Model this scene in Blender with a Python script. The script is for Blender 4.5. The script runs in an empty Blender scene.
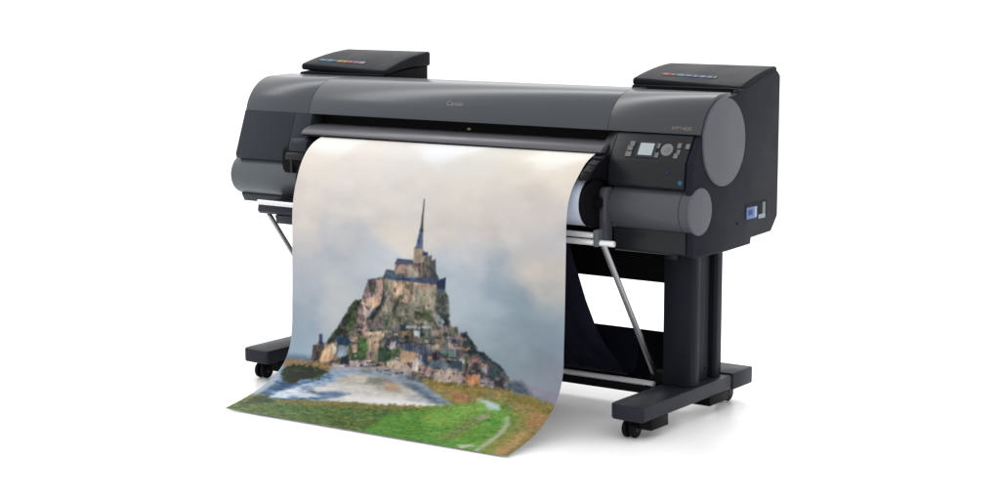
import bpy, bmesh, math, random
import numpy as np
from mathutils import Vector, Matrix
random.seed(7)
SC = bpy.context.scene
COL = SC.collection
R = math.radians

# ------------------------------------------------------------------ helpers
def srgb(c):
    c = np.asarray(c, float) / 255.0
    return np.where(c <= 0.04045, c / 12.92, ((c + 0.055) / 1.055) ** 2.4)

def mat(name, rgb, rough=0.5, spec=0.3, metal=0.0, grain=0.0, grain_scale=900.0, mottled=0.0, coat=0.0):
    """rgb is linear base colour"""
    m = bpy.data.materials.new(name)
    m.use_nodes = True
    nt = m.node_tree
    b = nt.nodes['Principled BSDF']
    rgb = tuple(c * .78 for c in rgb) if max(rgb) < .9 else tuple(rgb)
    spec *= .78
    b.inputs['Base Color'].default_value = (*rgb, 1)
    b.inputs['Roughness'].default_value = rough
    b.inputs['Specular IOR Level'].default_value = spec
    b.inputs['Metallic'].default_value = metal
    if coat:
        b.inputs['Coat Weight'].default_value = coat
        b.inputs['Coat Roughness'].default_value = 0.15
    tc = nt.nodes.new('ShaderNodeTexCoord')
    if mottled:
        n = nt.nodes.new('ShaderNodeTexNoise'); n.inputs['Scale'].default_value = 9.0
        n.inputs['Detail'].default_value = 6.0
        nt.links.new(tc.outputs['Object'], n.inputs['Vector'])
        r = nt.nodes.new('ShaderNodeMapRange')
        r.inputs['From Min'].default_value = 0.3; r.inputs['From Max'].default_value = 0.7
        r.inputs['To Min'].default_value = max(0.02, rough - mottled); r.inputs['To Max'].default_value = rough + mottled
        nt.links.new(n.outputs['Fac'], r.inputs['Value'])
        nt.links.new(r.outputs['Result'], b.inputs['Roughness'])
    if grain:
        n = nt.nodes.new('ShaderNodeTexNoise'); n.inputs['Scale'].default_value = grain_scale
        n.inputs['Detail'].default_value = 2.0
        nt.links.new(tc.outputs['Object'], n.inputs['Vector'])
        bp = nt.nodes.new('ShaderNodeBump'); bp.inputs['Strength'].default_value = grain
        bp.inputs['Distance'].default_value = 0.0006
        nt.links.new(n.outputs['Fac'], bp.inputs['Height'])
        nt.links.new(bp.outputs['Normal'], b.inputs['Normal'])
    return m

def link(name, bm, material, parent=None, angle=32):
    bmesh.ops.recalc_face_normals(bm, faces=bm.faces[:])
    me = bpy.data.meshes.new(name)
    bm.to_mesh(me); bm.free()
    o = bpy.data.objects.new(name, me)
    COL.objects.link(o)
    mats = material if isinstance(material, (list, tuple)) else [material]
    for m in mats: me.materials.append(m)
    me.polygons.foreach_set('use_smooth', [True] * len(me.polygons))
    me.set_sharp_from_angle(angle=R(angle))
    if parent is not None: o.parent = parent
    return o

def bevel(bm, w, seg=2, ang=30):
    if w <= 0: return
    es = [e for e in bm.edges if len(e.link_faces) == 2 and e.calc_face_angle(0) > R(ang)]
    if es: bmesh.ops.bevel(bm, geom=es, offset=w, segments=seg, profile=0.5, affect='EDGES', clamp_overlap=True)

def join(dst, src):
    me = bpy.data.meshes.new('tmp'); src.to_mesh(me); src.free()
    dst.from_mesh(me); bpy.data.meshes.remove(me)
    return dst

def box(x0, x1, y0, y1, z0, z1, b=0.0, seg=2):
    bm = bmesh.new()
    bmesh.ops.create_cube(bm, size=1.0)
    for v in bm.verts:
        v.co = Vector((x0 + (v.co.x + .5) * (x1 - x0), y0 + (v.co.y + .5) * (y1 - y0), z0 + (v.co.z + .5) * (z1 - z0)))
    bevel(bm, b, seg)
    return bm

def prism_x(pts, x0, x1, b=0.0, seg=2, ang=30):
    """extrude a (y,z) outline from x0 to x1"""
    bm = bmesh.new()
    a = [bm.verts.new((x0, y, z)) for y, z in pts]
    c = [bm.verts.new((x1, y, z)) for y, z in pts]
    n = len(pts)
    bm.faces.new(a); bm.faces.new(c[::-1])
    for i in range(n): bm.faces.new((a[i], a[(i + 1) % n], c[(i + 1) % n], c[i]))
    bmesh.ops.recalc_face_normals(bm, faces=bm.faces[:])
    bevel(bm, b, seg, ang)
    return bm

def prism_z(pts, z0, z1, b=0.0, seg=2, ang=30):
    bm = bmesh.new()
    a = [bm.verts.new((x, y, z0)) for x, y in pts]
    c = [bm.verts.new((x, y, z1)) for x, y in pts]
    n = len(pts)
    bm.faces.new(a); bm.faces.new(c[::-1])
    for i in range(n): bm.faces.new((a[i], a[(i + 1) % n], c[(i + 1) % n], c[i]))
    bmesh.ops.recalc_face_normals(bm, faces=bm.faces[:])
    bevel(bm, b, seg, ang)
    return bm

def cyl(p0, p1, r, n=32, b=0.0, r2=None):
    p0, p1 = Vector(p0), Vector(p1)
    d = p1 - p0
    bm = bmesh.new()
    bmesh.ops.create_cone(bm, cap_ends=True, cap_tris=False, segments=n, radius1=r, radius2=r if r2 is None else r2, depth=d.length)
    if b: bevel(bm, b, 3, 50)
    q = Vector((0, 0, 1)).rotation_difference(d.normalized()).to_matrix().to_4x4()
    bmesh.ops.transform(bm, matrix=Matrix.Translation((p0 + p1) / 2) @ q, verts=bm.verts[:])
    return bm

def arc(cy, cz, r, a0, a1, n):
    """angle measured from the front (-y) upwards"""
    return [(cy - r * math.cos(R(a0 + (a1 - a0) * i / (n - 1))), cz + r * math.sin(R(a0 + (a1 - a0) * i / (n - 1)))) for i in range(n)]

def empty(name, loc, label, cat, group=None):
    o = bpy.data.objects.new(name, None); COL.objects.link(o)
    o.location = loc; o['label'] = label; o['category'] = cat
    if group: o['group'] = group
    return o

def lettering(name, body, size, loc, tilt, material, parent, depth=0.0005, bold=0.0, sx=1.0):
    cu = bpy.data.curves.new(name, 'FONT'); cu.body = body; cu.size = size
    cu.extrude = depth; cu.align_x = 'CENTER'; cu.align_y = 'CENTER'; cu.offset = bold
    t = bpy.data.objects.new(name, cu); COL.objects.link(t)
    bpy.context.view_layer.update()
    me = bpy.data.meshes.new_from_object(t.evaluated_get(bpy.context.evaluated_depsgraph_get()))
    me.name = name
    bpy.data.objects.remove(t)
    o = bpy.data.objects.new(name, me); COL.objects.link(o)
    me.materials.clear(); me.materials.append(material)
    M = Matrix.Translation(loc) @ Matrix.Rotation(R(tilt), 4, 'X') @ Matrix.Diagonal((sx, 1, 1, 1))
    me.transform(M)
    o.parent = parent
    return o

def copy_tree(o, dx=(0, 0, 0), parent=None):
    c = o.copy(); COL.objects.link(c)
    if parent is not None: c.parent = parent
    c.location = o.location + Vector(dx)
    for ch in o.children:
        d = ch.copy(); COL.objects.link(d); d.parent = c
    return c

# ------------------------------------------------------------------ materials
M_hood = mat('hood_grey', (.050, .056, .066), .25, .34, grain=.0, mottled=.0)
M_hood_r = mat('hood_grey_warm', (.042, .045, .053), .25, .32, grain=.0, mottled=.0)
M_panel = mat('slate_panel', (.027, .031, .040), .42, .14, grain=.08, mottled=.05)
M_side = mat('side_slate', (.0138, .0153, .0225), .48, .06, grain=.08, mottled=.05)
M_drum = mat('drum_grey', (.082, .094, .106), .36, .36, grain=.12, mottled=.05)
M_drum_r = mat('drum_grey_dark', (.060, .065, .078), .36, .36, grain=.12, mottled=.05)
M_disc = mat('disc_grey', (.100, .104, .122), .5, .2, grain=.15, mottled=.05)
M_black = mat('black_plastic', (.005, .005, .007), .45, .08, grain=.1, mottled=.08)
M_lid = mat('lid_black', (.0075, .0085, .012), .42, .07, grain=.08, mottled=.05)
M_ctrl = mat('control_black', (.013, .014, .017), .34, .22, grain=.06, mottled=.04)
M_slot = mat('slot_black', (.003, .003, .004), .7, .1, grain=.1)
M_bar = mat('guide_grey', (.095, .095, .107), .33, .34, grain=.08, mottled=.06)
M_leg = mat('leg_slate', (.0125, .0138, .0195), .42, .08, grain=.1, mottled=.06)
M_foot = mat('foot_slate', (.0195, .021, .030), .42, .14, grain=.1, mottled=.06)
M_metal = mat('brushed_steel', (.78, .78, .80), .30, .5, .35, grain=.05, mottled=.06)
M_rod = mat('rod_steel', (.42, .42, .44), .34, .5, 1.0, grain=.05, mottled=.06)
M_white = mat('white_mark', (.20, .20, .215), .5, .3)
M_gold = mat('gilt_mark', (.145, .135, .11), .45, .3)
M_rubber = mat('rubber_black', (.005, .005, .006), .5, .08, grain=.2)
M_button = mat('button_grey', (.15, .145, .15), .45, .3)
M_dial = mat('dial_grey', (.17, .165, .175), .4, .3)
M_cloth = mat('basket_cloth', (.022, .0235, .046), .85, .08, grain=.5, grain_scale=600)
M_cloth_in = mat('basket_lining', (.005, .005, .008), .9, .05, grain=.5, grain_scale=600)
M_rollpaper = mat('roll_paper', (.66, .72, .86), .5, .3)
def flat(name, c): return mat(name, tuple(srgb(c)), .45, .3)

def lit(name, c, strength):
    m = mat(name, tuple(srgb(c)), .2, .4)
    b = m.node_tree.nodes['Principled BSDF']
    b.inputs['Emission Color'].default_value = (*srgb(c), 1)
    b.inputs['Emission Strength'].default_value = strength
    return m

# ------------------------------------------------------------------ setting
fl = bmesh.new()
S = 250
vs = [fl.verts.new(p) for p in ((-S, -S, 0), (S, -S, 0), (S, S, 0), (-S, S, 0))]
fl.faces.new(vs)
M_floor = mat('studio_white', (.95, .95, .95), .32, .30, mottled=.03)
floor = link('floor', fl, M_floor); floor['kind'] = 'structure'

# ------------------------------------------------------------------ printer
PR = empty('large_format_printer', (-.045, .05, 0), 'wide dark grey large format printer on a castor stand with a landscape poster coming out', 'printer')
OFF = Vector((.045, -.05, 0))
def part(name, bm, m, parent=None, **k):
    o = link(name, bm, m, parent or PR, **k)
    if parent is None: o.location = OFF
    return o

CY, CZ, HR = 0.0, .913, .150
XL, XR = -.975, .880
hood_prof = [(-.112, .940)] + arc(CY, CZ, HR, 12, 90, 22) + [(.10, 1.066), (.104, 1.05), (.104, .925)]
hood_prof_r = hood_prof[:-3] + [(.052, 1.0645), (.058, 1.05), (.058, .925)]
# main housing behind everything
part('main_body', prism_x([(.02, .575), (.02, .92), (.105, .96), (.105, 1.03), (.39, 1.030), (.40, 1.03), (.40, .61), (.34, .585)], -.955, .60, .006), M_black)
# hood segments
hl = part('hood_end', prism_x(hood_prof, XL, -.6800, .0012), M_hood)
hm = part('hood_cover', prism_x(hood_prof, -.679, .5495, .0012), M_hood)
hr = part('hood_end', prism_x(hood_prof_r, .5505, XR, .0012), M_hood_r)
def on_hood(a, lift=.0006): return (CY - (HR + lift) * math.cos(R(a)), CZ + (HR + lift) * math.sin(R(a)))
y, z = on_hood(35.8); lettering('brand_lettering', 'Canon', .024, (-.060, y, z), 90 - 35.8, M_white, hm, bold=.0002, sx=1.05)
y, z = on_hood(18.3, .001); lettering('model_lettering', 'iPF8400', .0165, (.815, y, z), 90 - 18.3, M_gold, hr, bold=.0004, sx=1.35)
# right side panel
side = [(-.09, 1.015), (-.135, .945), (-.192, .862), (-.200, .780), (-.186, .640), (-.186, .575), (-.176, .566), (.035, .563), (.203, .567),
        (.206, .587), (.350, .592), (.394, .640), (.394, 1.102), (.372, 1.119), (.30, 1.112), (.150, 1.072), (.104, 1.0695), (.098, 1.058), (.0, 1.045)]
sp = part('side_panel', prism_x(side, .860, .8835, .004), M_side)
part('end_body', prism_x([(-.02, .585), (-.05, .92), (.05, 1.03), (.39, 1.06), (.39, .66), (.33, .60)], .601, .8595, .0), M_side)
part('hood_disc', cyl((.8795, 0, .913), (.8905, 0, .913), .1385, 96, .003), M_disc)
# left end panel that leans forward below the hood
lp = [(-.1125, .9393), (-.120, .9450), (-.1455, .9450), (-.1505, .930), (-.202, .790), (-.197, .775), (-.05, .775), (-.05, .9385)]
part('front_panel', prism_x(lp, -.980, -.742, .003), M_panel)
lp2 = [(-.1125, .9393), (-.120, .9450), (-.1455, .9450), (-.1505, .930), (-.187, .829), (-.181, .822), (-.05, .822), (-.05, .9385)]
part('front_panel', prism_x(lp2, -.7415, -.662, .003), M_panel)
part('side_panel', prism_x([(-.10, .95), (-.125, .90), (-.165, .79), (-.13, .66), (.0, .625), (.35, .64), (.385, .70), (.385, 1.03), (.0, 1.04)], -.966, -.945, .004), M_panel)
# roll recess at the left and its bracket
part('roll_recess', box(-.741, -.560, -.06, .01, .62, .93, .002), M_slot)
part('roll_recess', prism_x([(-.210, .828), (-.218, .815), (-.224, .775), (-.218, .750), (-.205, .735), (-.10, .735), (-.10, .828)], -.742, -.56, .005), M_slot)
part('recess_rib', prism_x([(-.221, .812), (-.228, .800), (-.228, .786), (-.20, .786), (-.20, .812)], -.722, -.640, .003), M_ctrl)
part('recess_rib', box(-.700, -.690, -.227, -.20, .742, .786, .002), M_ctrl)
part('roll_bracket', prism_x([(-.215, .845), (-.20, .862), (-.14, .862), (-.14, .80), (-.205, .80), (-.218, .815)], -.715, -.635, .006), M_panel)
# left roll cover
rc = part('roll_cover', cyl((-1.004, -.140, .714), (-.60, -.140, .714), .0715, 64, .014), M_drum)
part('under_tray', prism_x([(-.155, .655), (-.170, .644), (-.155, .616), (.10, .616), (.10, .655)], -.985, -.60, .003), M_panel)
part('under_tray', prism_x([(-.285, .636), (-.29, .606), (-.28, .596), (-.10, .596), (-.10, .636)], -.800, -.60, .003), M_panel)
part('under_tray', prism_x([(-.285, .5955), (-.275, .564), (-.20, .564), (-.20, .5955)], -.725, -.60, .004), M_panel)
# output slot and guide bar
part('output_slot', box(-.661, .5505, -.095, -.01, .84, .9385, .0), M_slot)
bar_prof = [(-.10, .909), (-.135, .908), (-.175, .902), (-.200, .8925), (-.209, .884), (-.211, .879), (-.206, .876), (-.10, .876)]
ob = part('output_guide', prism_x(bar_prof, -.660, .565, .0015), M_bar)
part('guide_edge', prism_x([(-.207, .8755), (-.2075, .8715), (-.10, .8715), (-.10, .8755)], -.658, .564, .0008), M_black)
bmz = box(-.006, .006, -.1275, -.122, .9165, .924, .001)
part('centre_mark', bmz, flat('olive_mark', (120, 118, 84)))
# ----- control section on the right
cp_prof = [(-.1125, .9393), (-.1425, .9415), (-.193, .8640), (-.1985, .855), (-.204, .785), (-.198, .777), (-.05, .777), (-.05, .9385)]
cp = part('control_panel', prism_x(cp_prof, .588, .8575, .003), M_ctrl)
# slanted cheek at the left of the control panel
ck = bmesh.new()
A = [(.5525, -.125, .9400), (.5875, -.1425, .9410), (.5875, -.1985, .858), (.532, -.205, .852), (.5875, -.198, .79), (.565, -.13, .80)]
f0 = [ck.verts.new(p) for p in A]
b0 = [ck.verts.new((p[0], -.06, p[2])) for p in A]
ck.faces.new((f0[0], f0[1], f0[2], f0[3])); ck.faces.new((f0[3], f0[2], f0[4], f0[5]))
ck.faces.new((f0[0], f0[3], b0[3], b0[0])); ck.faces.new((f0[3], f0[5], b0[5], b0[3]))
ck.faces.new((f0[5], f0[4], b0[4], b0[5])); ck.faces.new((f0[0], b0[0], b0[1], f0[1]))
ck.faces.new((b0[0], b0[3], b0[5], b0[4], b0[2], b0[1]))
bevel(ck, .003, 2)
part('panel_cheek', ck, M_ctrl)
# things on the sloping face: local frame
P0 = Vector((0, -.1425, .9415)); DV = (Vector((0, -.193, .8640)) - P0).normalized()   # downwards along the slope
NV = Vector((1, 0, 0)).cross(DV) * -1
if NV.z < 0: NV = -NV
def slope_box(x0, x1, y0, y1, h, b=.001, lift=0.0):
    """x along the printer, y distance (m) down the slope given by world y values"""
    bm = box(x0, x1, 0, 1, 0, 1)
    for v in bm.verts:
        yy = y0 if v.co.y < .5 else y1
        s = (yy - P0.y) / DV.y
        base = P0 + DV * s; base.x = v.co.x
        v.co = base + NV * (lift + (h if v.co.z > .5 else -.004))
    bevel(bm, b, 2)
    return bm
def slope_disc(x, yw, r, h, b=.001, n=32):
    s = (yw - P0.y) / DV.y
    c = P0 + DV * s; c.x = x
    return cyl(c - NV * .004, c + NV * h, r, n, b)
part('screen_bezel', slope_box(0.6740, 0.7460, -0.1583, -0.1888, .0025), flat('bezel_blue_black', (26, 38, 46)), cp)
part('screen', slope_box(0.6845, 0.7335, -0.1626, -0.1849, .0032, .0006), lit('screen_glass', (160, 170, 173), .04), cp)
part('dial', slope_disc(0.7820, -0.1727, .021, .004, .0015), M_dial, cp)
part('dial_centre', slope_disc(0.7820, -0.1727, .0095, .0055, .0012), M_button, cp)
for (bx, by, w) in ((.645, -0.1648, .008), (.641, -0.1730, .009), (.641, -0.1845, .010), (.739, -0.1659, .005), (.741, -0.1838, .006),
                    (.8105, -0.1637, .006), (.8395, -0.1644, .006), (.808, -0.1831, .007), (.813, -0.1759, .005)):
    part('button', slope_box(bx + .010 - w, bx + .010 + w, by + .0042, by - .0042, .003, .001), M_button, cp)
part('power_button', cyl((.845, -.201, .800), (.845, -.2055, .800), .0075, 24, .001), lit('power_teal', (12, 78, 100), .15), cp)
part('indicator', box(.792, .806, -.2045, -.196, .826, .834, .001), flat('indicator_blue', (28, 34, 62)), cp)
part('roll_guard', prism_x([(-.318, .800), (-.300, .822), (-.255, .852), (-.205, .872), (-.12, .872), (-.12, .79), (-.20, .79), (-.26, .806)], .548, .586, .004), M_black)
for k in range(3):
    part('guard_rib', box(.553, .583, -.296 + .03 * k, -.290 + .03 * k, .826 + .018 * k, .832 + .018 * k, .001), M_panel)
# right roll cover
part('roll_cover', cyl((.598, -.146, .709), (.880, -.146, .709), .0745, 64, .003), M_drum_r)
part('roll_cover_seam', cyl((.848, -.146, .709), (.851, -.146, .709), .0748, 64), M_panel)
part('roll_cover_disc', cyl((.8795, -.150, .709), (.8895, -.150, .709), .0735, 64, .003), M_disc)
part('lower_front', prism_x([(-.180, .662), (-.192, .640), (-.190, .578), (-.180, .571), (.02, .571), (.02, .662)], .603, .8595, .004), M_ctrl)
part('roll_bracket', prism_x([(-.235, .760), (-.222, .772), (-.19, .772), (-.19, .600), (-.232, .600)], .575, .599, .003), M_drum_r)
# screw holes and the sticker on the side
part('screw_hole', cyl((.8825, .106, .645), (.8842, .106, .645), .0055, 16), M_slot, sp)
stk = part('sticker', box(.8833, .8843, .160, .312, .652, .700), M_side, sp)
def stick(name, y0, y1, z0, z1, m, lift=.0):
    part(name, box(.884, .8850 + lift, y0, y1, z0, z1, .0002), m, sp)
stick('sticker_mark', .168, .240, .650, .688, flat('sticker_blue', (96, 118, 168)))
stick('sticker_mark', .180, .212, .662, .680, flat('sticker_navy', (44, 60, 112)), .0005)
stick('sticker_mark', .222, .238, .654, .686, flat('sticker_pale', (156, 172, 200)), .0006)
stick('sticker_mark', .252, .300, .644, .658, flat('sticker_white', (140, 150, 158)))
stick('sticker_mark', .280, .300, .6585, .696, flat('sticker_grey', (112, 122, 122)))

# ----- ink tank covers
def ink_cover(x0, x1, z_l, z_r, yb, zb):
    lid = bmesh.new()
    yf = .125
    N, K = 10, 6
    def zt(x, y):
        f = z_l + (z_r - z_l) * (x - x0) / (x1 - x0); t = (y - yf) / (yb - yf)
        return f + (zb - f) * (1.65 * t - .65 * t * t)
    G = [[lid.verts.new((x0 + (x1 - x0) * i / N, yf + (yb - yf) * j / K, zt(x0 + (x1 - x0) * i / N, yf + (yb - yf) * j / K))) for i in range(N + 1)] for j in range(K + 1)]
    B = [[lid.verts.new((v.co.x, v.co.y, v.co.z - .024 - .03 * j / K)) for v in row] for j, row in enumerate(G)]
    for j in range(K):
        for i in range(N):
            lid.faces.new((G[j][i], G[j][i + 1], G[j + 1][i + 1], G[j + 1][i]))
            lid.faces.new((B[j][i], B[j + 1][i], B[j + 1][i + 1], B[j][i + 1]))
    for i in range(N):
        lid.faces.new((G[0][i], B[0][i], B[0][i + 1], G[0][i + 1])); lid.faces.new((G[K][i], G[K][i + 1], B[K][i + 1], B[K][i]))
    for j in range(K):
        lid.faces.new((G[j][0], G[j + 1][0], B[j + 1][0], B[j][0])); lid.faces.new((G[j][N], B[j][N], B[j + 1][N], G[j + 1][N]))
    bmesh.ops.recalc_face_normals(lid, faces=lid.faces[:])
    bevel(lid, .009, 4)
    lo = part('ink_cover', lid, M_lid)
    part('ink_bay', prism_x([(.108, 1.0315), (.108, 1.072), (yb - .015, 1.095), (yb - .015, 1.0315)], x0 + .010, x1 - .004, .002), M_slot, lo)
    return lo
def lid_mark(lo, x0, x1, ya, yb2, zfun, m):
    bm = box(x0, x1, 0, 1, 0, 1)
    for v in bm.verts:
        yy = ya if v.co.y < .5 else yb2
        v.co = Vector((v.co.x, yy, zfun(v.co.x, yy) + (.0018 if v.co.z > .5 else -.001)))
    part('colour_mark', bm, m, lo)
il = ink_cover(-.945, -.548, 1.102, 1.086, .400, 1.147)
ir = ink_cover(.478, .8800, 1.094, 1.076, .378, 1.134)
def zf(x0, x1, zl, zr, yb, zb):
    return lambda x, y: (lambda zz, t: zz + (zb - zz) * (1.65 * t - .65 * t * t))(zl + (zr - zl) * (x - x0) / (x1 - x0), (y - .125) / (yb - .125))
zl_, zr_ = zf(-.945, -.548, 1.102, 1.086, .400, 1.147), zf(.478, .880, 1.094, 1.076, .378, 1.134)
lc = [((72, 128, 172), .030), ((72, 140, 180), .030), ((60, 96, 120), .012), ((184, 150, 70), .022), ((190, 140, 70), .020), ((176, 84, 104), .022), ((150, 96, 150), .022), ((170, 140, 160), .026)]
x = -.897
for c, w in lc:
    lid_mark(il, x, x + w, .170, .189, zl_, flat('ink_colour', tuple(.74 * k for k in c))); x += w + .004
rcx = [((186, 62, 56), .026), ((150, 60, 60), .018), ((44, 128, 138), .030), ((62, 92, 160), .022), ((70, 84, 150), .020), ((92, 104, 150), .024), ((84, 96, 130), .020), ((110, 112, 120), .010)]
x = .560
for c, w in rcx:
    lid_mark(ir, x, x + w, .176, .194, zr_, flat('ink_colour', tuple(.74 * k for k in c))); x += w + .004

# ----- stand
def foot(cx):
    w = .064
    o = [(cx - w, -.285), (cx - w * .93, -.312), (cx - w * .7, -.326), (cx, -.330), (cx + w * .9, -.330), (cx + w, -.322), (cx + w, .255), (cx - w, .255)]
    f = part('foot', prism_z(o, .066, .113, .006, 3, 25), M_foot)
    part('foot_end', prism_z([(cx - w - .004, .259), (cx + w + .004, .259), (cx + w + .004, .400), (cx - w - .004, .400)], .062, .119, .005), M_foot, f)
    part('foot_pad', box(cx - .03, cx + w - .002, -.27, -.165, .030, .066, .003), M_rubber, f)
    part('foot_pad', box(cx - .03, cx + w - .002, .11, .240, .034, .066, .003), M_rubber, f)
    return f
CXR, CXL = .733, -.793
foot(CXR); foot(CXL)
def castor(cx, cy):
    bm = cyl((cx, cy, .050), (cx, cy, .068), .012, 16)
    join(bm, box(cx - .006, cx + .006, cy - .016, cy + .018, .022, .056, .003))
    c = part('castor', bm, M_rubber)
    for s in (-1, 1):
        part('wheel', cyl((cx + s * .006, cy, .0295), (cx + s * .0215, cy, .0295), .029, 32, .005), M_rubber, c)
        part('hub', cyl((cx + s * .0216, cy, .0295), (cx + s * .0228, cy, .0295), .011, 20, .0004), M_foot, c)
    return c
for cx in (CXR - .012, CXL - .010):
    castor(cx, -.268); castor(cx, .350)
def leg(cx, out):
    x0, x1 = cx - .055, cx + .050
    col = [(x0, .0), (x0, .055), (x1, .055), (x1, .022), (x1 - .007, .007), (x1 - .022, .0)]
    l = part('leg', prism_z(col, .1135, .585, .003, 2, 40), M_leg)
    part('leg_plate', box(x0 + .01, x1 - .028, .0555, .165, .1135, .60, .002), M_leg, l)
    part('leg_groove', box(x0 + .012, x1 - .040, .1655, .185, .1135, .60), M_slot, l)
    part('rear_column', prism_z([(x0, .1855), (x1 - .02, .1855), (x1 - .012, .193), (x1 - .012, .228), (x0, .228)], .1135, .60, .003), M_leg, l)
    part('screw', cyl((x1 - .029, .085, .492), (x1 - .0255, .085, .492), .006, 16, .001), M_rod, l)
    return l
leg(CXR, 1); leg(CXL, -1)
for yy in (.075, .145):
    part('bolt', cyl((CXR + .0215, yy, .150), (CXR + .0245, yy, .150), .005, 6, .0008), M_rubber)
part('knob', prism_z([(.690, -.022), (.736, -.022), (.736, -.001), (.690, -.001)], .528, .560, .005), M_ctrl)
# cross members
part('rear_beam', box(-.755, .690, .100, .150, .428, .590, .003), M_slot)
part('stretcher', box(-.757, .662, .000, .040, .074, .0985, .003), M_rubber)
part('stretcher_rail', cyl((-.757, .012, .108), (.640, .012, .108), .0095, 20), M_metal)
# ----- catch basket: rods, arms and cloth
part('basket_rod', cyl((-.785, -.300, .639), (.600, -.300, .630), .009, 20), M_metal)
part('basket_rod', cyl((.20, -.300, .607), (.672, -.300, .609), .0095, 20, .002), M_metal)
part('rod_bracket', box(.604, .622, -.316, -.284, .598, .650, .003), M_drum)
part('basket_arm', cyl((.620, -.286, .612), (.628, .045, .122), .0095, 16), M_rod)
part('arm_clamp', prism_z([(.615, .025), (.672, .025), (.676, .085), (.615, .085)], .100, .148, .006), M_rubber)
part('basket_arm', cyl((-0.781, -.25, 0.591), (-0.699, .05, .115), .0085, 16), M_rod)
# cloth sling: front sheet, fold, rear sheet
bm = bmesh.new()
prof = [(-0.307, 0.616), (-0.283, 0.587), (-0.265, 0.547), (-0.235, 0.495), (-0.186, 0.401), (-0.117, 0.293), (-0.061, 0.231), (0.017, 0.164), (.055, .124), (.09, .106), (.13, .112), (.150, .16), (.153, .25)]
NX = 40
rows = []
for i in range(NX + 1):
    t = i / NX; x = -.62 + (.50 + .62) * t
    rows.append([bm.verts.new((x + 0, y + .004 * math.sin(9 * t * 6.28) * math.sin(math.pi * min(j / 9, 1)), z)) for j, (y, z) in enumerate(prof)])
for i in range(NX):
    for j in range(len(prof) - 1):
        bm.faces.new((rows[i][j], rows[i + 1][j], rows[i + 1][j + 1], rows[i][j + 1]))
geo = bmesh.ops.solidify(bm, geom=bm.faces[:], thickness=.002)
part('catch_cloth', bm, M_cloth, angle=60)
bm = box(-.70, .665, .158, .162, .055, .252)
part('rear_cloth', bm, M_cloth_in)

# ------------------------------------------------------------------ paper roll
PRL = empty('paper_roll', (-.014, -.25, .725), 'white paper roll with a black flange behind the poster edge', 'paper roll')
def rpart(n, bm, m):
    o = link(n, bm, m, PRL); o.location = -Vector(PRL.location); return o
rpart('roll', cyl((-.573, -.250, .725), (.556, -.250, .725), .074, 64), M_rollpaper)
for a, b_ in ((.5565, .574), (-.591, -.5735)):
    rpart('roll_flange', cyl((a, -.250, .725), (b_, -.250, .725), .077, 64, .003), M_slot)
rpart('spindle', cyl((-.62, -.250, .725), (.590, -.250, .725), .018, 24), M_black)

# ------------------------------------------------------------------ printed poster

_L = np.array([(-.120,.886),(-.213,.8685),(-.251,.853),(-.288,.825),(-.315,.789),(-.337,.743),(-.354,.693),(-.363,.649),(-.369,.529),(-.374,.321),(-.379,.217),(-.389,.165),(-.421,.111),(-.505,.057),(-.596,.030),(-.719,.007)])
_R = np.array([(-.120,.888),(-.220,.8700),(-.264,.850),(-.305,.816),(-.339,.782),(-.362,.744),(-.373,.698),(-.377,.590),(-.381,.403),(-.386,.277),(-.391,.199),(-.419,.131),(-.475,.079),(-.548,.041),(-.630,.020),(-.699,.006)])
def _dense(P):
    out = []
    n = len(P)
    for i in range(n - 1):
        p0 = P[max(i - 1, 0)]; p1 = P[i]; p2 = P[i + 1]; p3 = P[min(i + 2, n - 1)]
        # centripetal-style tangents
        d1 = np.linalg.norm(p2 - p1)
        def tan(a, b, c):
            da, db = np.linalg.norm(b - a), np.linalg.norm(c - b)
            if da < 1e-9: return (c - b) / db
            if db < 1e-9: return (b - a) / da
            return ((b - a) / da * db + (c - b) / db * da) / (da + db)
        m1, m2 = tan(p0, p1, p2) * d1, tan(p1, p2, p3) * d1
        for k in range(24):
            t = k / 24
            h = (2*t**3-3*t**2+1, t**3-2*t**2+t, -2*t**3+3*t**2, t**3-t**2)
            out.append(h[0]*p1 + h[1]*m1 + h[2]*p2 + h[3]*m2)
    out.append(P[-1])
    Q = np.array(out)
    s = np.concatenate([[0], np.cumsum(np.linalg.norm(np.diff(Q, axis=0), axis=1))])
    return Q, s / s[-1]
_QL, _SL = _dense(_L); _QR, _SR = _dense(_R)
def _ext(v, S, Q, k):
    r = np.interp(v, S, Q[:, k])
    lo = (Q[1, k] - Q[0, k]) / (S[1] - S[0]); hi = (Q[-1, k] - Q[-2, k]) / (S[-1] - S[-2])
    return np.where(v < 0, Q[0, k] + lo * v, np.where(v > 1, Q[-1, k] + hi * (v - 1), r))
def sheet_point(u, v):
    """u across the sheet, v down its length -> x, y, z"""
    x = -.573 + 1.118 * u
    y = _ext(v, _SL, _QL, 0) * (1 - u) + _ext(v, _SR, _QR, 0) * u
    z = _ext(v, _SL, _QL, 1) * (1 - u) + _ext(v, _SR, _QR, 1) * u
    return x, y, z


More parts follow.
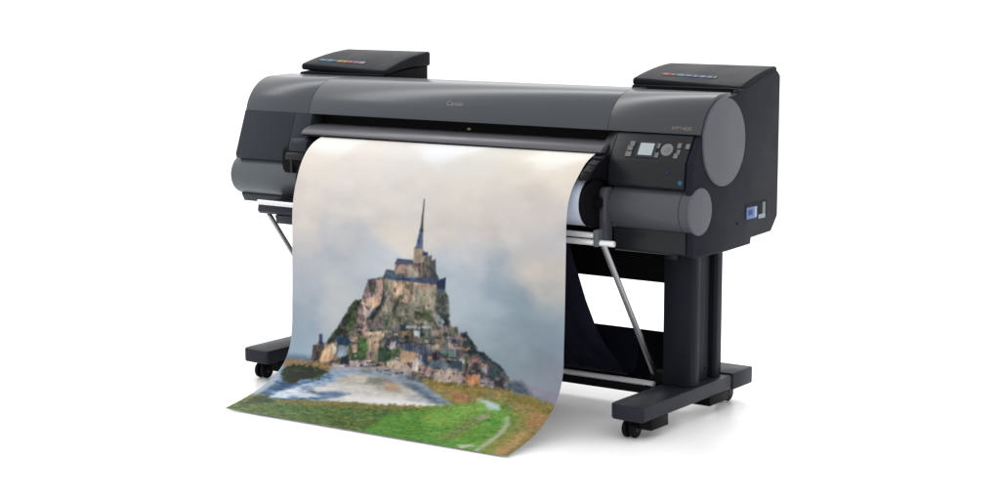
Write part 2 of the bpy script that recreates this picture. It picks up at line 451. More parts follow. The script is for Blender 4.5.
ISLAND = [(423,2926),(380,2734),(425,2719),(466,2672),(566,2708),(650,2602),(769,2472),(939,2250),(1015,2190),(1102,2173),(1138,2094),(1199,1960),(1321,1930),(1427,1912),(1472,1833),(1592,1836),(1622,1749),(1874,1733),(2036,1712),(2211,1807),(2255,1878),(2356,1861),(2343,2010),(2387,2049),(2399,2281),(2451,2372),(2537,2365),(2554,2448),(2610,2412),(2667,2418),(2698,2489),(2784,2534),(2814,2595),(2913,2607),(2986,2664),(3015,2672),(3144,2712),(3216,2799),(3291,2824),(3384,2976),(2950,2989),(2533,2999),(2182,3014),(1799,2981),(1170,2926),(717,2946)]
VILLAGE = (2475, 2957)
SKY = [(255,413,252,250,247),(2038,362,248,249,250),(3580,368,253,250,243),(176,805,248,238,226),(958,793,242,233,225),(1515,690,236,231,226),(2531,686,233,229,222),(3218,671,236,228,216),(3857,739,240,229,215),(120,1202,238,225,213),(1058,1135,236,226,216),(1802,1068,238,228,218),(2523,1034,236,225,213),(3472,936,224,212,202),(3839,1093,226,215,208),(130,1565,214,207,203),(842,1547,206,203,203),(1499,1467,236,224,210),(2408,1405,233,221,211),(2903,1409,225,212,203),(3384,1279,228,218,210),(3866,1374,208,202,201),(130,1864,197,196,200),(688,1796,190,192,198),(1305,1715,204,208,214),(2555,1680,207,209,213),(3073,1606,174,184,192),(3494,1498,204,199,195),(129,2142,187,191,198),(687,2049,207,206,204),(1076,1990,196,200,206),(2557,1921,190,199,207),(2979,1861,160,173,183),(3349,1712,214,205,197),(3662,1845,228,211,193),(3900,1727,208,198,189),(3877,1922,190,184,180),(130,2477,172,183,193),(689,2346,204,205,206),(334,2627,168,182,194),(2702,2121,198,204,211),(2984,2131,178,190,199),(3327,2023,150,165,175),(3828,2088,148,162,172),(159,2752,160,177,192),(2850,2372,172,184,192),(3130,2401,156,169,178),(3540,2368,141,155,165),(3877,2391,142,155,166),(3136,2609,150,163,172),(3685,2664,142,151,160),(3915,2776,146,148,158),(3427,2759,150,158,166)]  # printed sky tones; the near-white top ones include painted paper sheen
LAYERS = [
((104,124,144),8,'s',[(-38,2873),(200,2863),(492,2872),(539,2964),(47,3017)]),
((141,139,156),6,'s',[(3497,2878),(3732,2897),(4100,2966),(4228,3221),(3671,3014)]),
((122,124,140),6,'s',[(3626,2973),(3840,3006),(4119,3117),(4129,3181),(3693,3059)]),
((112,108,100),30,'b',[(423,2926),(380,2734),(425,2719),(466,2672),(566,2708),(650,2602),(769,2472),(939,2250),(1015,2190),(1102,2173),(1138,2094),(1199,1960),(1321,1930),(1427,1912),(1472,1833),(1592,1836),(1622,1749),(1874,1733),(2036,1712),(2211,1807),(2255,1878),(2356,1861),(2343,2010),(2387,2049),(2399,2281),(2451,2372),(2537,2365),(2554,2448),(2610,2412),(2667,2418),(2698,2489),(2784,2534),(2814,2595),(2913,2607),(2986,2664),(3015,2672),(3144,2712),(3216,2799),(3291,2824),(3384,2976),(2950,2989),(2533,2999),(2182,3014),(1799,2981),(1170,2926),(717,2946)]),
((62,72,58),22,'r',[(566,2708),(650,2602),(769,2472),(939,2250),(1015,2190),(1108,2183),(1048,2362),(958,2523),(778,2625)]),
((52,56,52),14,'r',[(740,2540),(831,2434),(925,2438),(881,2551),(730,2618)]),
((84,100,66),18,'r',[(924,2394),(1017,2277),(1049,2384),(958,2523),(835,2554)]),
((146,122,118),24,'r',[(1093,2195),(1292,2213),(1249,2369),(1205,2503),(1054,2580),(988,2498)]),
((222,190,180),16,'r',[(1139,2214),(1170,2212),(1174,2505),(1144,2530)]),
((198,192,190),16,'r',[(1247,2217),(1277,2215),(1234,2414),(1218,2415)]),
((150,138,124),22,'r',[(1413,2075),(1563,2000),(1684,2142),(1686,2271),(1508,2425),(1327,2493),(1234,2414)]),
((56,66,72),10,'r',[(1428,2074),(1474,2125),(1400,2249),(1264,2400),(1187,2385),(1323,2233)]),
((118,104,102),14,'r',[(1234,2392),(1447,2354),(1478,2438),(1327,2493),(1220,2480)]),
((60,84,60),14,'r',[(1446,2332),(1552,2313),(1553,2410),(1463,2439)]),
((216,180,148),20,'b',[(1108,2172),(1291,2127),(1413,2097),(1384,2207),(1308,2256),(1109,2227)]),
((160,136,124),20,'b',[(1138,2094),(1199,1960),(1306,1942),(1322,2125),(1139,2170)]),
((92,86,92),12,'b',[(1199,1954),(1260,1945),(1260,2086),(1215,2089)]),
((106,106,92),14,'b',[(1260,1955),(1321,1951),(1322,2103),(1261,2107)]),
((206,166,150),18,'b',[(1321,1951),(1427,1923),(1413,2129),(1322,2157)]),
((164,156,128),18,'b',[(1427,1923),(1578,1891),(1578,2020),(1458,2050)]),
((198,168,136),18,'b',[(1563,1924),(1920,1922),(1908,2169),(1684,2163),(1563,2064)]),
((214,178,150),14,'b',[(1608,2007),(1727,1999),(1713,2086),(1609,2093)]),
((120,80,66),8,'b',[(1593,2019),(1623,2017),(1623,2060),(1593,2062)]),
((182,168,146),16,'b',[(1905,1934),(2227,1944),(2246,2229),(1864,2215)]),
((150,120,116),10,'b',[(1831,1949),(1875,1946),(1864,2215),(1819,2196)]),
((172,164,132),16,'b',[(1994,1981),(2067,1986),(2069,2157),(1996,2162)]),
((196,140,114),8,'b',[(1935,1964),(2081,1964),(2082,1985),(1935,1985)]),
((128,122,106),20,'r',[(1655,2166),(1863,2172),(2245,2218),(2392,2292),(2422,2363),(2132,2386),(1688,2411),(1555,2475),(1477,2351),(1596,2256)]),
((152,144,126),14,'r',[(1833,2131),(2040,2180),(1984,2291),(1806,2283)]),
((80,86,70),12,'r',[(1669,2100),(1743,2073),(1626,2254),(1551,2281)]),
((86,94,68),16,'r',[(1924,2253),(2158,2235),(2160,2320),(1896,2330)]),
((168,180,176),10,'r',[(2188,2244),(2392,2302),(2336,2381),(2234,2357)]),
((100,104,100),18,'r',[(2213,1987),(2343,1999),(2401,2058),(2406,2291),(2319,2266),(2217,2231)]),
((68,80,82),10,'r',[(2216,2199),(2405,2259),(2401,2365),(2319,2287)]),
((42,52,58),8,'r',[(2349,2295),(2421,2311),(2408,2375),(2336,2370)]),
((84,100,114),12,'c',[(1427,1912),(1472,1833),(1592,1836),(1697,1862),(1667,1939),(1442,1932)]),
((80,88,112),12,'c',[(1652,1886),(1949,1856),(2241,1868),(2241,1932),(1861,1937),(1652,1929)]),
((152,150,164),12,'b',[(1742,1870),(1919,1858),(1919,1890),(1742,1902)]),
((44,62,98),8,'c',[(2226,1901),(2270,1888),(2356,1855),(2343,1988),(2227,1986)]),
((172,144,124),14,'b',[(1607,1739),(1889,1732),(1890,1839),(1607,1868)]),
((72,80,108),8,'c',[(1600,1761),(1636,1700),(1874,1701),(1904,1742)]),
((178,164,144),12,'b',[(1801,1770),(1948,1771),(1978,1875),(1801,1887)]),
((150,116,116),8,'b',[(1874,1744),(1933,1740),(1919,1794),(1860,1787)]),
((120,110,98),20,'b',[(1991,1662),(2147,1636),(2154,1864),(1949,1877)]),
((84,86,90),10,'b',[(2138,1695),(2206,1675),(2215,1860),(2139,1875)]),
((76,84,94),10,'b',[(2208,1807),(2255,1868),(2241,1900),(2183,1894)]),
((170,150,124),16,'b',[(1874,1733),(1891,1562),(2015,1554),(2050,1658),(2021,1724)]),
((62,68,94),6,'c',[(2012,1602),(2093,1608),(2093,1645),(2013,1650)]),
((92,110,138),10,'c',[(1906,1577),(1949,1442),(1974,1366),(2018,1364),(2015,1570)]),
((64,74,100),6,'c',[(1938,1495),(1967,1419),(1981,1419),(1960,1547)]),
((66,70,72),4,'c',[(1970,1398),(2019,1395),(2021,1290),(2022,1132),(2014,1048),(2005,1048),(2004,1164),(1990,1291)]),
((196,168,138),20,'B',[(1129,2542),(1449,2494),(1451,2548),(1379,2608),(1376,2727),(1196,2743),(1151,2627)]),
((228,196,164),10,'B',[(1160,2528),(1434,2501),(1435,2528),(1162,2572)]),
((132,120,84),16,'b',[(1241,2609),(1361,2577),(1388,2705),(1286,2735)]),
((120,114,108),26,'b',[(1449,2484),(1689,2421),(2423,2385),(2568,2457),(2784,2545),(2720,2677),(2302,2755),(1701,2679),(1488,2653)]),
((48,58,72),10,'b',[(1688,2411),(1793,2392),(1809,2466),(1690,2486)]),
((172,190,184),8,'B',[(1778,2414),(2161,2384),(2162,2409),(1779,2439)]),
((208,212,218),8,'B',[(1898,2459),(1987,2457),(1989,2515),(1900,2512)]),
((56,84,76),8,'b',[(1986,2419),(2030,2416),(2033,2512),(1989,2515)]),
((132,112,88),16,'b',[(1630,2491),(1869,2461),(1887,2556),(1634,2577)]),
((112,122,110),14,'b',[(2045,2436),(2221,2422),(2224,2549),(2049,2564)]),
((160,140,128),12,'b',[(2162,2427),(2279,2417),(2266,2482),(2164,2490)]),
((64,72,84),10,'b',[(1482,2567),(1632,2534),(1843,2581),(2065,2584),(1994,2622),(1666,2617),(1487,2643)]),
((170,160,164),12,'b',[(1515,2608),(1634,2587),(1627,2685),(1538,2692)]),
((186,162,136),12,'b',[(2166,2554),(2282,2534),(2286,2619),(2170,2629)]),
((140,128,150),12,'b',[(2396,2482),(2540,2470),(2545,2607),(2416,2629)]),
((198,170,160),8,'b',[(2412,2523),(2484,2528),(2473,2603),(2415,2597)]),
((60,88,66),16,'R',[(1373,2706),(1487,2643),(1570,2711),(1582,2819),(1406,2835)]),
((80,118,60),16,'R',[(1042,2625),(1177,2571),(1222,2719),(1214,2807),(1080,2819)]),
((70,96,52),14,'r',[(960,2719),(1064,2689),(1117,2838),(998,2849)]),
((84,116,66),12,'r',[(1597,2687),(1699,2657),(1733,2773),(1607,2805)]),
((196,164,138),16,'b',[(917,2613),(1040,2593),(1081,2774),(985,2761)]),
((172,152,128),16,'b',[(1216,2676),(1367,2653),(1414,2856),(1277,2892)]),
((120,112,92),12,'b',[(1241,2739),(1301,2734),(1325,2820),(1266,2825)]),
((56,76,100),8,'C',[(714,2619),(869,2595),(952,2654),(926,2700),(739,2704)]),
((152,168,182),8,'B',[(739,2704),(911,2701),(915,2834),(775,2835)]),
((48,50,64),8,'B',[(836,2829),(949,2797),(973,2897),(854,2909)]),
((218,174,130),12,'B',[(523,2789),(673,2677),(734,2850),(679,2902),(529,2916)]),
((220,204,180),8,'B',[(660,2700),(727,2673),(756,2803),(687,2809)]),
((150,120,100),10,'b',[(706,2818),(786,2822),(824,2912),(720,2922)]),
((104,88,82),14,'b',[(364,2735),(535,2710),(542,2799),(508,2906),(402,2916)]),
((70,56,54),8,'b',[(434,2808),(495,2803),(502,2895),(447,2912)]),
((64,70,100),6,'c',[(450,2607),(501,2603),(513,2712),(460,2716)]),
((208,172,136),14,'B',[(1700,2668),(1923,2671),(1958,2785),(1849,2817),(1727,2806)]),
((94,102,124),10,'B',[(1726,2623),(1785,2597),(2065,2595),(2201,2658),(2116,2686),(1969,2688),(1731,2676)]),
((230,204,192),10,'B',[(1912,2778),(1972,2709),(2018,2878),(1919,2888)]),
((96,72,60),6,'B',[(1829,2797),(1872,2793),(1889,2846),(1846,2850)]),
((202,176,156),14,'B',[(1523,2824),(1631,2782),(1756,2803),(1889,2846),(1923,2899),(1577,2886)]),
((160,156,166),10,'b',[(1971,2699),(2058,2691),(2085,2817),(2000,2825)]),
((58,72,108),8,'B',[(2028,2683),(2102,2687),(2136,2791),(2045,2778)]),
((60,54,60),8,'b',[(2172,2660),(2288,2650),(2298,2734),(2183,2744)]),
((120,146,142),10,'b',[(2301,2628),(2517,2620),(2522,2694),(2308,2712)]),
((214,216,206),8,'b',[(2578,2678),(2649,2683),(2644,2746),(2572,2742)]),
((62,82,96),10,'b',[(2411,2724),(2611,2717),(2631,2811),(2430,2808)]),
((104,118,134),12,'b',[(2071,2765),(2385,2737),(2416,2809),(2088,2828)]),
((200,164,150),14,'b',[(2028,2822),(2202,2818),(2240,2924),(2064,2919)]),
((194,168,154),14,'B',[(2237,2836),(2651,2830),(2693,2947),(2288,2966)]),
((150,140,150),10,'b',[(2374,2813),(2573,2805),(2585,2847),(2387,2855)]),
((214,190,186),8,'b',[(988,2861),(1310,2821),(1340,2897),(1018,2929)]),
((190,130,130),8,'b',[(1410,2845),(1509,2825),(1519,2892),(1432,2900)]),
((50,64,68),14,'r',[(2596,2424),(2667,2418),(2770,2525),(2829,2604),(2719,2666),(2616,2601)]),
((44,54,62),10,'r',[(2800,2607),(2913,2607),(3029,2671),(3146,2723),(3232,2808),(3044,2773),(2890,2683)]),
((90,84,96),16,'b',[(2748,2674),(3002,2683),(3185,2781),(3273,2900),(2980,2929),(2748,2821)]),
((186,118,106),8,'b',[(2749,2685),(2877,2694),(2866,2721),(2739,2717)]),
((168,156,164),8,'b',[(2895,2724),(2981,2737),(2986,2821),(2899,2808)]),
((202,136,88),14,'B',[(2699,2847),(2894,2840),(2917,2947),(2743,2965)]),
((88,60,58),8,'b',[(2682,2838),(2795,2838),(2794,2881),(2699,2891)]),
((70,100,102),10,'r',[(3015,2765),(3124,2756),(3163,2857),(3042,2869)]),
((60,58,70),8,'b',[(3085,2875),(3206,2864),(3301,2974),(3135,2969)]),
((150,140,146),10,'b',[(2907,2882),(3102,2884),(3130,2958),(2940,2967)]),
((84,96,110),12,'s',[(3286,2899),(3344,2866),(3462,2850),(3563,2914),(3684,3012),(3301,2974)]),
((124,126,72),18,'g',[(-237,3765),(485,3268),(1912,3160),(2227,2960),(2935,2956),(3696,3011),(4162,3099),(4721,4083),(3913,4349),(28,4187)]),
((150,122,86),20,'g',[(-29,2921),(417,2915),(780,2916),(939,2924),(752,3006),(279,3005),(32,3019)]),
((176,168,170),8,'s',[(754,2895),(1037,2903),(1529,2880),(1933,2887),(1956,2941),(1476,2931),(957,2959),(737,2982)]),
((138,150,164),16,'s',[(737,2982),(1170,2926),(1772,2925),(2084,2963),(2466,3126),(2700,3224),(2567,3277),(2288,3180),(1934,3083),(1534,3037),(1080,3036),(839,3065)]),
((150,172,196),8,'s',[(760,3019),(970,2982),(1093,3008),(957,3080),(788,3102)]),
((186,180,170),16,'s',[(904,3133),(1015,3030),(1264,2989),(1554,3021),(2028,3071),(2324,3190),(1952,3216),(1481,3176),(1043,3194)]),
((130,130,124),10,'s',[(1343,3019),(1603,3003),(1779,3048),(1586,3115),(1366,3100)]),
((184,160,134),8,'s',[(1606,3055),(1814,3057),(1912,3160),(1706,3159)]),
((222,219,216),8,'s',[(620,3281),(706,3196),(1020,3164),(1636,3185),(1995,3194),(2233,3204),(2477,3228),(2583,3258),(2412,3355),(1816,3418),(1275,3477),(969,3506),(728,3544),(936,3399)]),
((238,236,234),5,'s',[(1233,3338),(1995,3274),(2461,3246),(2452,3313),(1927,3375),(1321,3444)]),
((92,122,152),34,'s',[(99,3504),(108,3099),(370,3128),(574,3148),(625,3049),(769,3031),(904,3133),(650,3204),(661,3311),(952,3417),(1076,3456),(280,3694)]),
((60,92,130),26,'s',[(206,3381),(196,3206),(444,3256),(381,3365),(259,3439)]),
((214,226,240),20,'s',[(273,3588),(311,3426),(498,3284),(650,3204),(701,3304),(630,3400),(505,3552)]),
((150,168,190),30,'s',[(498,3284),(666,3185),(865,3123),(882,3185),(728,3299),(732,3445),(587,3387)]),
((112,136,164),24,'s',[(823,3339),(1076,3275),(1272,3294),(1146,3396),(984,3455),(825,3446)]),
((206,212,220),16,'s',[(442,3467),(666,3371),(910,3404),(691,3503)]),
((206,202,196),14,'s',[(1043,3194),(1530,3201),(1995,3194),(1691,3258),(1236,3248)]),
((176,178,182),16,'s',[(1985,3180),(2275,3182),(2528,3220),(2421,3269),(2087,3243)]),
((90,108,128),14,'s',[(1896,3047),(2074,3052),(2370,3154),(2589,3226),(2497,3256),(2195,3149)]),
((36,50,24),20,'g',[(60,3139),(77,3014),(255,2968),(612,2982),(740,3035),(630,3140),(434,3169),(348,3273),(196,3224)]),
((22,30,16),8,'g',[(118,3131),(461,3040),(615,3079),(434,3169),(348,3254),(210,3222)]),
((92,114,58),28,'g',[(-38,4121),(-59,3831),(91,3611),(747,3564),(1353,3481),(2077,3383),(2663,3293),(2173,3505),(2119,3985),(1807,4085),(6,4165)]),
((126,120,70),20,'g',[(42,3708),(728,3544),(1321,3444),(2052,3351),(2527,3300),(2117,3434),(821,3647),(301,3717)]),
((58,74,44),14,'g',[(91,3611),(254,3568),(471,3666),(105,3869)]),
((146,128,78),18,'g',[(1984,2939),(2158,2967),(2517,2965),(2940,2967),(3297,2963),(3696,3011),(4138,3128),(4349,3613),(4084,4151),(3778,4203),(3667,3846),(3665,3444),(3646,3254),(3406,3122),(3142,3090),(2911,3163),(2776,3212),(2457,3113)]),
((134,120,66),16,'g',[(2148,2945),(2517,2965),(2945,2978),(3005,3043),(2625,3038),(2250,3006)]),
((160,118,80),16,'g',[(2532,3049),(2731,3051),(2945,3130),(2911,3207),(2724,3176)]),
((126,116,60),14,'g',[(3293,2986),(3696,3011),(4126,3129),(4095,3213),(3694,3110),(3372,3061)]),
((166,128,86),14,'g',[(3737,3184),(3994,3174),(4046,3306),(3835,3444)]),
((178,148,100),16,'g',[(3737,3800),(3800,3488),(3935,3533),(3936,3859),(3919,4012),(3795,4053)]),
((104,152,66),20,'f',[(2088,4048),(2026,3639),(2192,3438),(2577,3291),(2927,3190),(3149,3103),(3356,3129),(3573,3266),(3596,3459),(3593,3747),(3799,4196),(3323,4255),(2708,4158)]),
((128,168,78),16,'f',[(2500,3471),(2713,3284),(3054,3171),(3246,3172),(3117,3311),(2901,3542),(2682,3649)]),
((90,142,60),18,'f',[(2061,3950),(2072,3626),(2440,3484),(2670,3704),(3095,4032),(2675,4117)]),
((126,134,86),20,'f',[(3019,3800),(3020,3555),(3099,3364),(3244,3297),(3264,3367),(3157,3520),(3166,3779),(3057,3917)]),
((168,160,130),10,'g',[(3124,3360),(3261,3302),(3264,3367),(3191,3417)]),
((128,144,66),14,'f',[(3673,3994),(3656,3654),(3657,3393),(3606,3232),(3728,3300),(3737,3585),(3760,3866),(3803,4099)]),
((184,192,164),6,'s',[(3552,4058),(3561,3880),(3565,3565),(3537,3383),(3476,3312),(3518,3305),(3592,3389),(3628,3615),(3628,3934),(3634,4081)]),
((198,214,190),6,'s',[(3313,3936),(3446,3867),(3506,3911),(3381,3990)]),
((206,218,210),6,'s',[(2976,3112),(3128,3112),(3308,3163),(3340,3215),(3220,3218),(3104,3164)]),
((188,206,224),5,'s',[(3154,3157),(3279,3160),(3320,3203),(3212,3205)]),
]


def paint(nu, nv):
    rng = np.random.default_rng(11)
    LEN = 1.25
    U, V = np.meshgrid(np.linspace(0, 1, nu), np.linspace(0, 1, nv))
    def noise(fu, fv):
        g = rng.random((fv + 2, fu + 2))
        a = U * fu; b = V * fv
        i = np.minimum(a.astype(int), fu); j = np.minimum(b.astype(int), fv)
        p = a - i; q = b - j
        p = p * p * (3 - 2 * p); q = q * q * (3 - 2 * q)
        return (g[j, i] * (1-p) * (1-q) + g[j, i+1] * p * (1-q) + g[j+1, i] * (1-p) * q + g[j+1, i+1] * p * q) * 2 - 1
    def cells(fu, fv):
        # uneven blocks: every row of blocks is shifted
        g = rng.random((fv + 2, fu + 4)); sh = rng.random(fv + 2)
        j = np.minimum((V * fv + .25 * noise(30, 36)).astype(int).clip(0), fv)
        i = (U * fu + sh[j] * 2).astype(int).clip(0, fu + 3)
        return g[j, i] * 2 - 1
    # cloudy sky, with the whitish sheen of the sheet's top painted in
    D = []
    num = np.zeros((nv, nu, 3)); den = np.zeros((nv, nu))
    Uw = U + .024 * noise(7, 9) + .020 * noise(15, 20) + .010 * noise(34, 44); Vw = V + .016 * noise(7, 9) + .016 * noise(15, 22) + .008 * noise(34, 50)
    for su, sv, r, g, b in SKY:
        d2 = ((Uw - su / 4000) ** 2 + ((Vw - sv / 4000) * LEN) ** 2)
        w = np.exp(-d2 / (2 * .040 ** 2)) + 1e-3 * np.exp(-d2 / (2 * .2 ** 2)) + 1e-12
        num += w[..., None] * np.array([r, g, b], float); den += w
    img = num / den[..., None]
    img *= (1 - .03 * np.clip((V[..., None] - .10) / .06, 0, 1) * np.clip((.42 - V[..., None]) / .15, 0, 1))  # upper sky colour darkened to offset stronger light on the curved paper
    img += np.array([-4, -.5, 3.5]) * np.clip((V[..., None] - .16) / .1, 0, 1)
    cl = noise(5, 9) * 4 + noise(10, 22) * 5 + noise(23, 46) * 3.5 + noise(50, 90) * 1.6
    img += cl[..., None] * np.array([1.0, .9, .75]) * np.clip((V[..., None] - .06) * 5, .15, 1)
    # textures for the layers
    tb = [1.0 * noise(150, 34) + .7 * noise(80, 70) + .5 * noise(170, 150) + .35 * cells(120, 80) for _ in range(3)]
    tr = .6 * noise(50, 60) + 1.0 * noise(95, 110) + .9 * noise(170, 190)
    tr2 = .6 * noise(90, 110) + .5 * noise(200, 220)
    tg = .5 * noise(40, 110) + .9 * noise(120, 230) + .9 * noise(240, 380)
    tg2 = .6 * noise(30, 70) + .5 * noise(90, 160)
    ts = .7 * noise(16, 60) + .9 * noise(45, 150) + .8 * noise(100, 260)
    jit_u = .0030 * noise(95, 110) + .0014 * noise(200, 220); jit_v = .0026 * noise(95, 110) + .0012 * noise(200, 220)
    def draw(img, layer):
        c, amp, kind, pts = layer
        kind = kind.lower()
        P = np.array(pts, float) / 4000
        m = .008
        iu0 = max(int((P[:, 0].min() - m) * (nu - 1)), 0); iu1 = min(int((P[:, 0].max() + m) * (nu - 1)) + 2, nu)
        iv0 = max(int((P[:, 1].min() - m) * (nv - 1)), 0); iv1 = min(int((P[:, 1].max() + m) * (nv - 1)) + 2, nv)
        if iu1 <= iu0 or iv1 <= iv0: return
        sl = (slice(iv0, iv1), slice(iu0, iu1))
        k = {'s': .7, 'f': 3.2, 'c': .12, 'b': .45, 'r': 1.3, 'g': 2.0}[kind]
        x = U[sl] + jit_u[sl] * k; y = V[sl] + jit_v[sl] * k
        ins = np.zeros(x.shape, bool)
        dist = np.full(x.shape, 9.0)
        n = len(P)
        for a in range(n):
            (x1, y1), (x2, y2) = P[a], P[(a + 1) % n]
            if y1 != y2:
                cr = ((y1 > y) != (y2 > y)) & (x < (x2 - x1) * (y - y1) / (y2 - y1) + x1)
                ins ^= cr
            ex, ey = x2 - x1, (y2 - y1) * LEN
            t = np.clip(((x - x1) * ex + (y - y1) * LEN * ey) / (ex * ex + ey * ey + 1e-12), 0, 1)
            dist = np.minimum(dist, np.hypot(x - x1 - t * ex, (y - y1) * LEN - t * ey))
        sd = np.where(ins, dist, -dist)
        soft = {'s': .0085, 'f': .022, 'c': .003, 'b': .0034, 'r': .0050, 'g': .0070}[kind]
        al = np.clip(sd / soft * .5 + .5, 0, 1)[..., None]
        if kind == 'b': t = np.stack([tb[0][sl] * .8 + tb[i][sl] * .35 for i in range(3)], -1)
        elif kind == 'r': t = np.stack([tr[sl] + .15 * tr2[sl], tr[sl] + .05, tr[sl] - .15 * tr2[sl]], -1)
        elif kind in 'gf': t = np.stack([tg[sl] + .6 * tg2[sl], tg[sl], .7 * tg[sl] - .3 * tg2[sl]], -1)
        else: t = np.repeat(ts[sl][..., None], 3, -1)
        c = np.array(c, float)
        if kind in 'br': c = c * .78 + c.mean() * .22
        colr = c + amp * t
        img[sl] = img[sl] * (1 - al) + colr * al
    for l in LAYERS:
        if l[2].islower(): draw(img, l)
    return U, V, img, noise, cells, draw

def finish(U, V, img, noise, cells, draw):
    # little houses and gardens of the village, then fine tonal detail over the whole island
    P = np.array(ISLAND, float) / 4000
    ins = np.zeros(U.shape, bool)
    for a in range(len(P)):
        (x1, y1), (x2, y2) = P[a], P[(a + 1) % len(P)]
        if y1 != y2: ins ^= ((y1 > V) != (y2 > V)) & (U < (x2 - x1) * (V - y1) / (y2 - y1) + x1)
    rng = np.random.default_rng(5)
    nv, nu = U.shape
    walls = [(196, 166, 138), (176, 160, 144), (206, 184, 162), (150, 146, 146), (188, 150, 130), (164, 150, 126), (210, 196, 186)]
    roofs = [(74, 84, 100), (66, 72, 88), (96, 98, 112), (88, 78, 80), (112, 96, 96)]
    trees = [(58, 78, 52), (46, 60, 50), (78, 98, 62), (52, 64, 62)]
    v0, v1 = VILLAGE
    for k in range(210):
        u = rng.uniform(.06, .92); v = rng.uniform(v0, v1) / 4000
        i, j = int(u * (nu - 1)), int(v * (nv - 1))
        hw, hh = int(rng.integers(4, 9)), int(rng.integers(4, 8))
        if j - hh - 4 < 0 or j + hh >= nv or i - hw < 0 or i + hw >= nu: continue
        if not (ins[j - hh - 3, i] and ins[j, i - hw] and ins[j, i + hw] and ins[j + hh - 1, i]): continue
        mixv = rng.uniform(.45, .85)
        def put(sl, c):
            img[sl] = img[sl] * (1 - mixv) + np.array(c, float) * mixv * rng.uniform(.88, 1.06)
        t = rng.random()
        if t < .58:
            put((slice(j, j + hh), slice(i - hw, i + hw)), walls[rng.integers(len(walls))])
            put((slice(j - 4, j), slice(i - hw - 1, i + hw + 1)), roofs[rng.integers(len(roofs))])
            if hw > 3: put((slice(j + 1, j + 3), slice(i - 1, i + 1)), (70, 62, 60))
        else:
            put((slice(j - hh, j + 2), slice(i - hw + 1, i + hw - 1)), trees[rng.integers(len(trees))])
    for l in LAYERS:
        if l[2].isupper(): draw(img, l)
    d = 1.0 * noise(50, 60) + .9 * noise(100, 80) + .7 * noise(180, 150)
    d = np.where(ins, d, 0)
    img = img * (1 + (.10 * d - .07 * ins)[..., None])
    # dark crevices and arches
    e = noise(90, 70) + .8 * noise(170, 140)
    m0 = np.array([118, 112, 104.])
    img = np.where(ins[..., None], (img - m0) * 1.13 + m0 * 1.0, img)
    cr = np.where(ins, np.clip((e - .66) * 2.0, 0, .42), 0)[..., None]
    img = img * (1 - cr) + np.array([46, 50, 54.]) * cr
    # ink bleed: a light blur
    for _ in range(1):
        p = np.pad(img, ((1, 1), (1, 1), (0, 0)), 'edge')
        img = (p[1:-1, 1:-1] * 4 + (p[:-2, 1:-1] + p[2:, 1:-1] + p[1:-1, :-2] + p[1:-1, 2:]) * 2 + p[:-2, :-2] + p[:-2, 2:] + p[2:, :-2] + p[2:, 2:]) / 16
    return U, V, np.clip(img, 8, 253)

NU, NV = 680, 840
U, V, IMG = finish(*paint(NU, NV))
X, Y, Z = sheet_point(U, V)
Y = Y + .0016 * np.sin(2 * math.pi * (2.3 * U + .4 * V) + 1) * np.sin(math.pi * np.clip(V, 0, 1)) ** 2   # slight waviness of hanging paper
# the print face and, 0.4 mm behind it, the plain back of the same sheet
ey = np.gradient(Y, axis=0); ez = np.gradient(Z, axis=0)
ln = np.hypot(ey, ez); ny, nz = ez / ln, -ey / ln            # points to the inside of the curve
front = np.stack([X, Y, Z], -1).reshape(-1, 3)
sv, su = 6, 40
bi = np.unique(np.concatenate([np.arange(0, NV, sv), [NV - 1]])); bj = np.unique(np.concatenate([np.arange(0, NU, su), [NU - 1]]))
sgn = 1.0 if ny[NV // 2, 0] > 0 else -1.0
Bk = np.stack([X, Y + sgn * ny * .0004, Z + sgn * nz * .0004], -1)[np.ix_(bi, bj)]
nb = len(front)
verts = np.concatenate([front, Bk.reshape(-1, 3)])
I = np.arange(NU * NV).reshape(NV, NU)
fq = np.stack([I[:-1, :-1], I[:-1, 1:], I[1:, 1:], I[1:, :-1]], -1).reshape(-1, 4)
J = nb + np.arange(len(bi) * len(bj)).reshape(len(bi), len(bj))
bq = np.stack([J[:-1, :-1], J[1:, :-1], J[1:, 1:], J[:-1, 1:]], -1).reshape(-1, 4)
quads = np.concatenate([fq[:, ::-1], bq[:, ::-1]]).astype(np.int32)
me = bpy.data.meshes.new('printed_poster')
me.vertices.add(len(verts)); me.vertices.foreach_set('co', verts.astype(np.float32).ravel())
me.loops.add(quads.size); me.loops.foreach_set('vertex_index', quads.ravel())
me.polygons.add(len(quads)); me.polygons.foreach_set('loop_start', np.arange(0, quads.size, 4, dtype=np.int32))
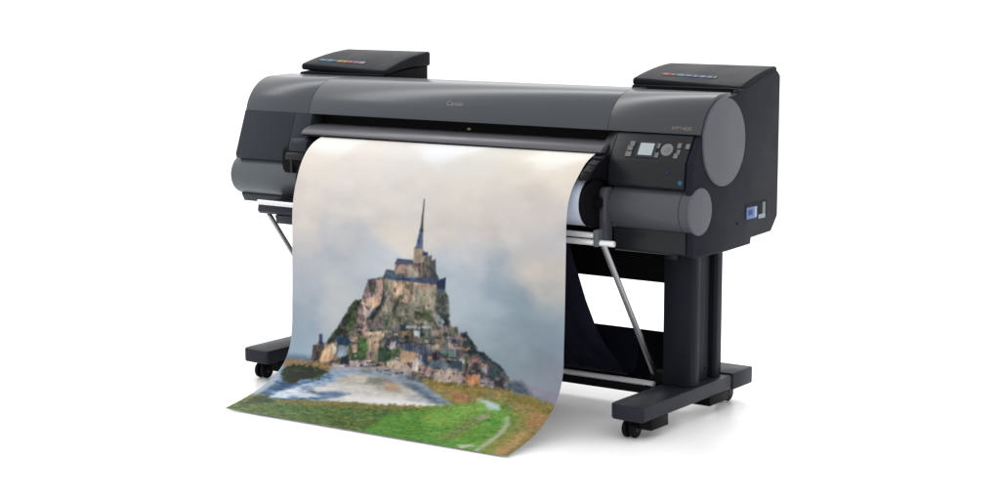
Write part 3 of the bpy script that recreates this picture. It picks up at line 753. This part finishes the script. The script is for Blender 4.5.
me.update(calc_edges=True)
at = me.color_attributes.new('print', 'FLOAT_COLOR', 'POINT')
colr = np.ones((len(verts), 4), np.float32); colr[:nb, :3] = srgb(IMG.reshape(-1, 3)) * .645; colr[nb:, :3] = .72
at.data.foreach_set('color', colr.ravel())
me.polygons.foreach_set('use_smooth', np.ones(len(quads), bool))
m = mat('photo_print', (.8, .8, .8), .45, .12)
nt = m.node_tree
an = nt.nodes.new('ShaderNodeAttribute'); an.attribute_name = 'print'
nt.links.new(an.outputs['Color'], nt.nodes['Principled BSDF'].inputs['Base Color'])
me.materials.append(m)
po = bpy.data.objects.new('printed_poster', me); COL.objects.link(po)
po['label'] = 'long photo print of an island abbey above green fields, curling onto the floor'
po['category'] = 'poster'

# ------------------------------------------------------------------ light
w = bpy.data.worlds.new('World'); SC.world = w; w.use_nodes = True
bg = w.node_tree.nodes['Background']
bg.inputs['Color'].default_value = (1, 1, 1, 1); bg.inputs['Strength'].default_value = 1.06
def area(name, loc, target, sx, sy, power, col=(1, 1, 1)):
    l = bpy.data.lights.new(name, 'AREA'); l.shape = 'RECTANGLE'; l.size = sx; l.size_y = sy; l.energy = power; l.color = col
    o = bpy.data.objects.new(name, l); COL.objects.link(o); o.location = loc
    o.rotation_euler = (Vector(target) - Vector(loc)).to_track_quat('-Z', 'Y').to_euler()
    return o
area('softbox_lamp', (-2.2, 1.55, 4.3), (-.3, -.1, 1.0), 7.5, .9, 80)

# ------------------------------------------------------------------ camera
cd = bpy.data.cameras.new('camera'); cam = bpy.data.objects.new('camera', cd); COL.objects.link(cam)
cd.sensor_width = 36; cd.lens = 36 * 1854.23 / 1000
cd.clip_start = .05; cd.clip_end = 2000
cam.location = (3.58018, -5.14698, 1.43515)
cam.rotation_euler = (R(90 - 8.5067), 0, R(34.5318))
SC.camera = cam
SC.view_settings.view_transform = 'Standard'; SC.view_settings.look = 'None'
SC.view_settings.exposure = .48; SC.view_settings.gamma = 1
SC.render.film_transparent = False
SC.cycles.max_bounces = 8
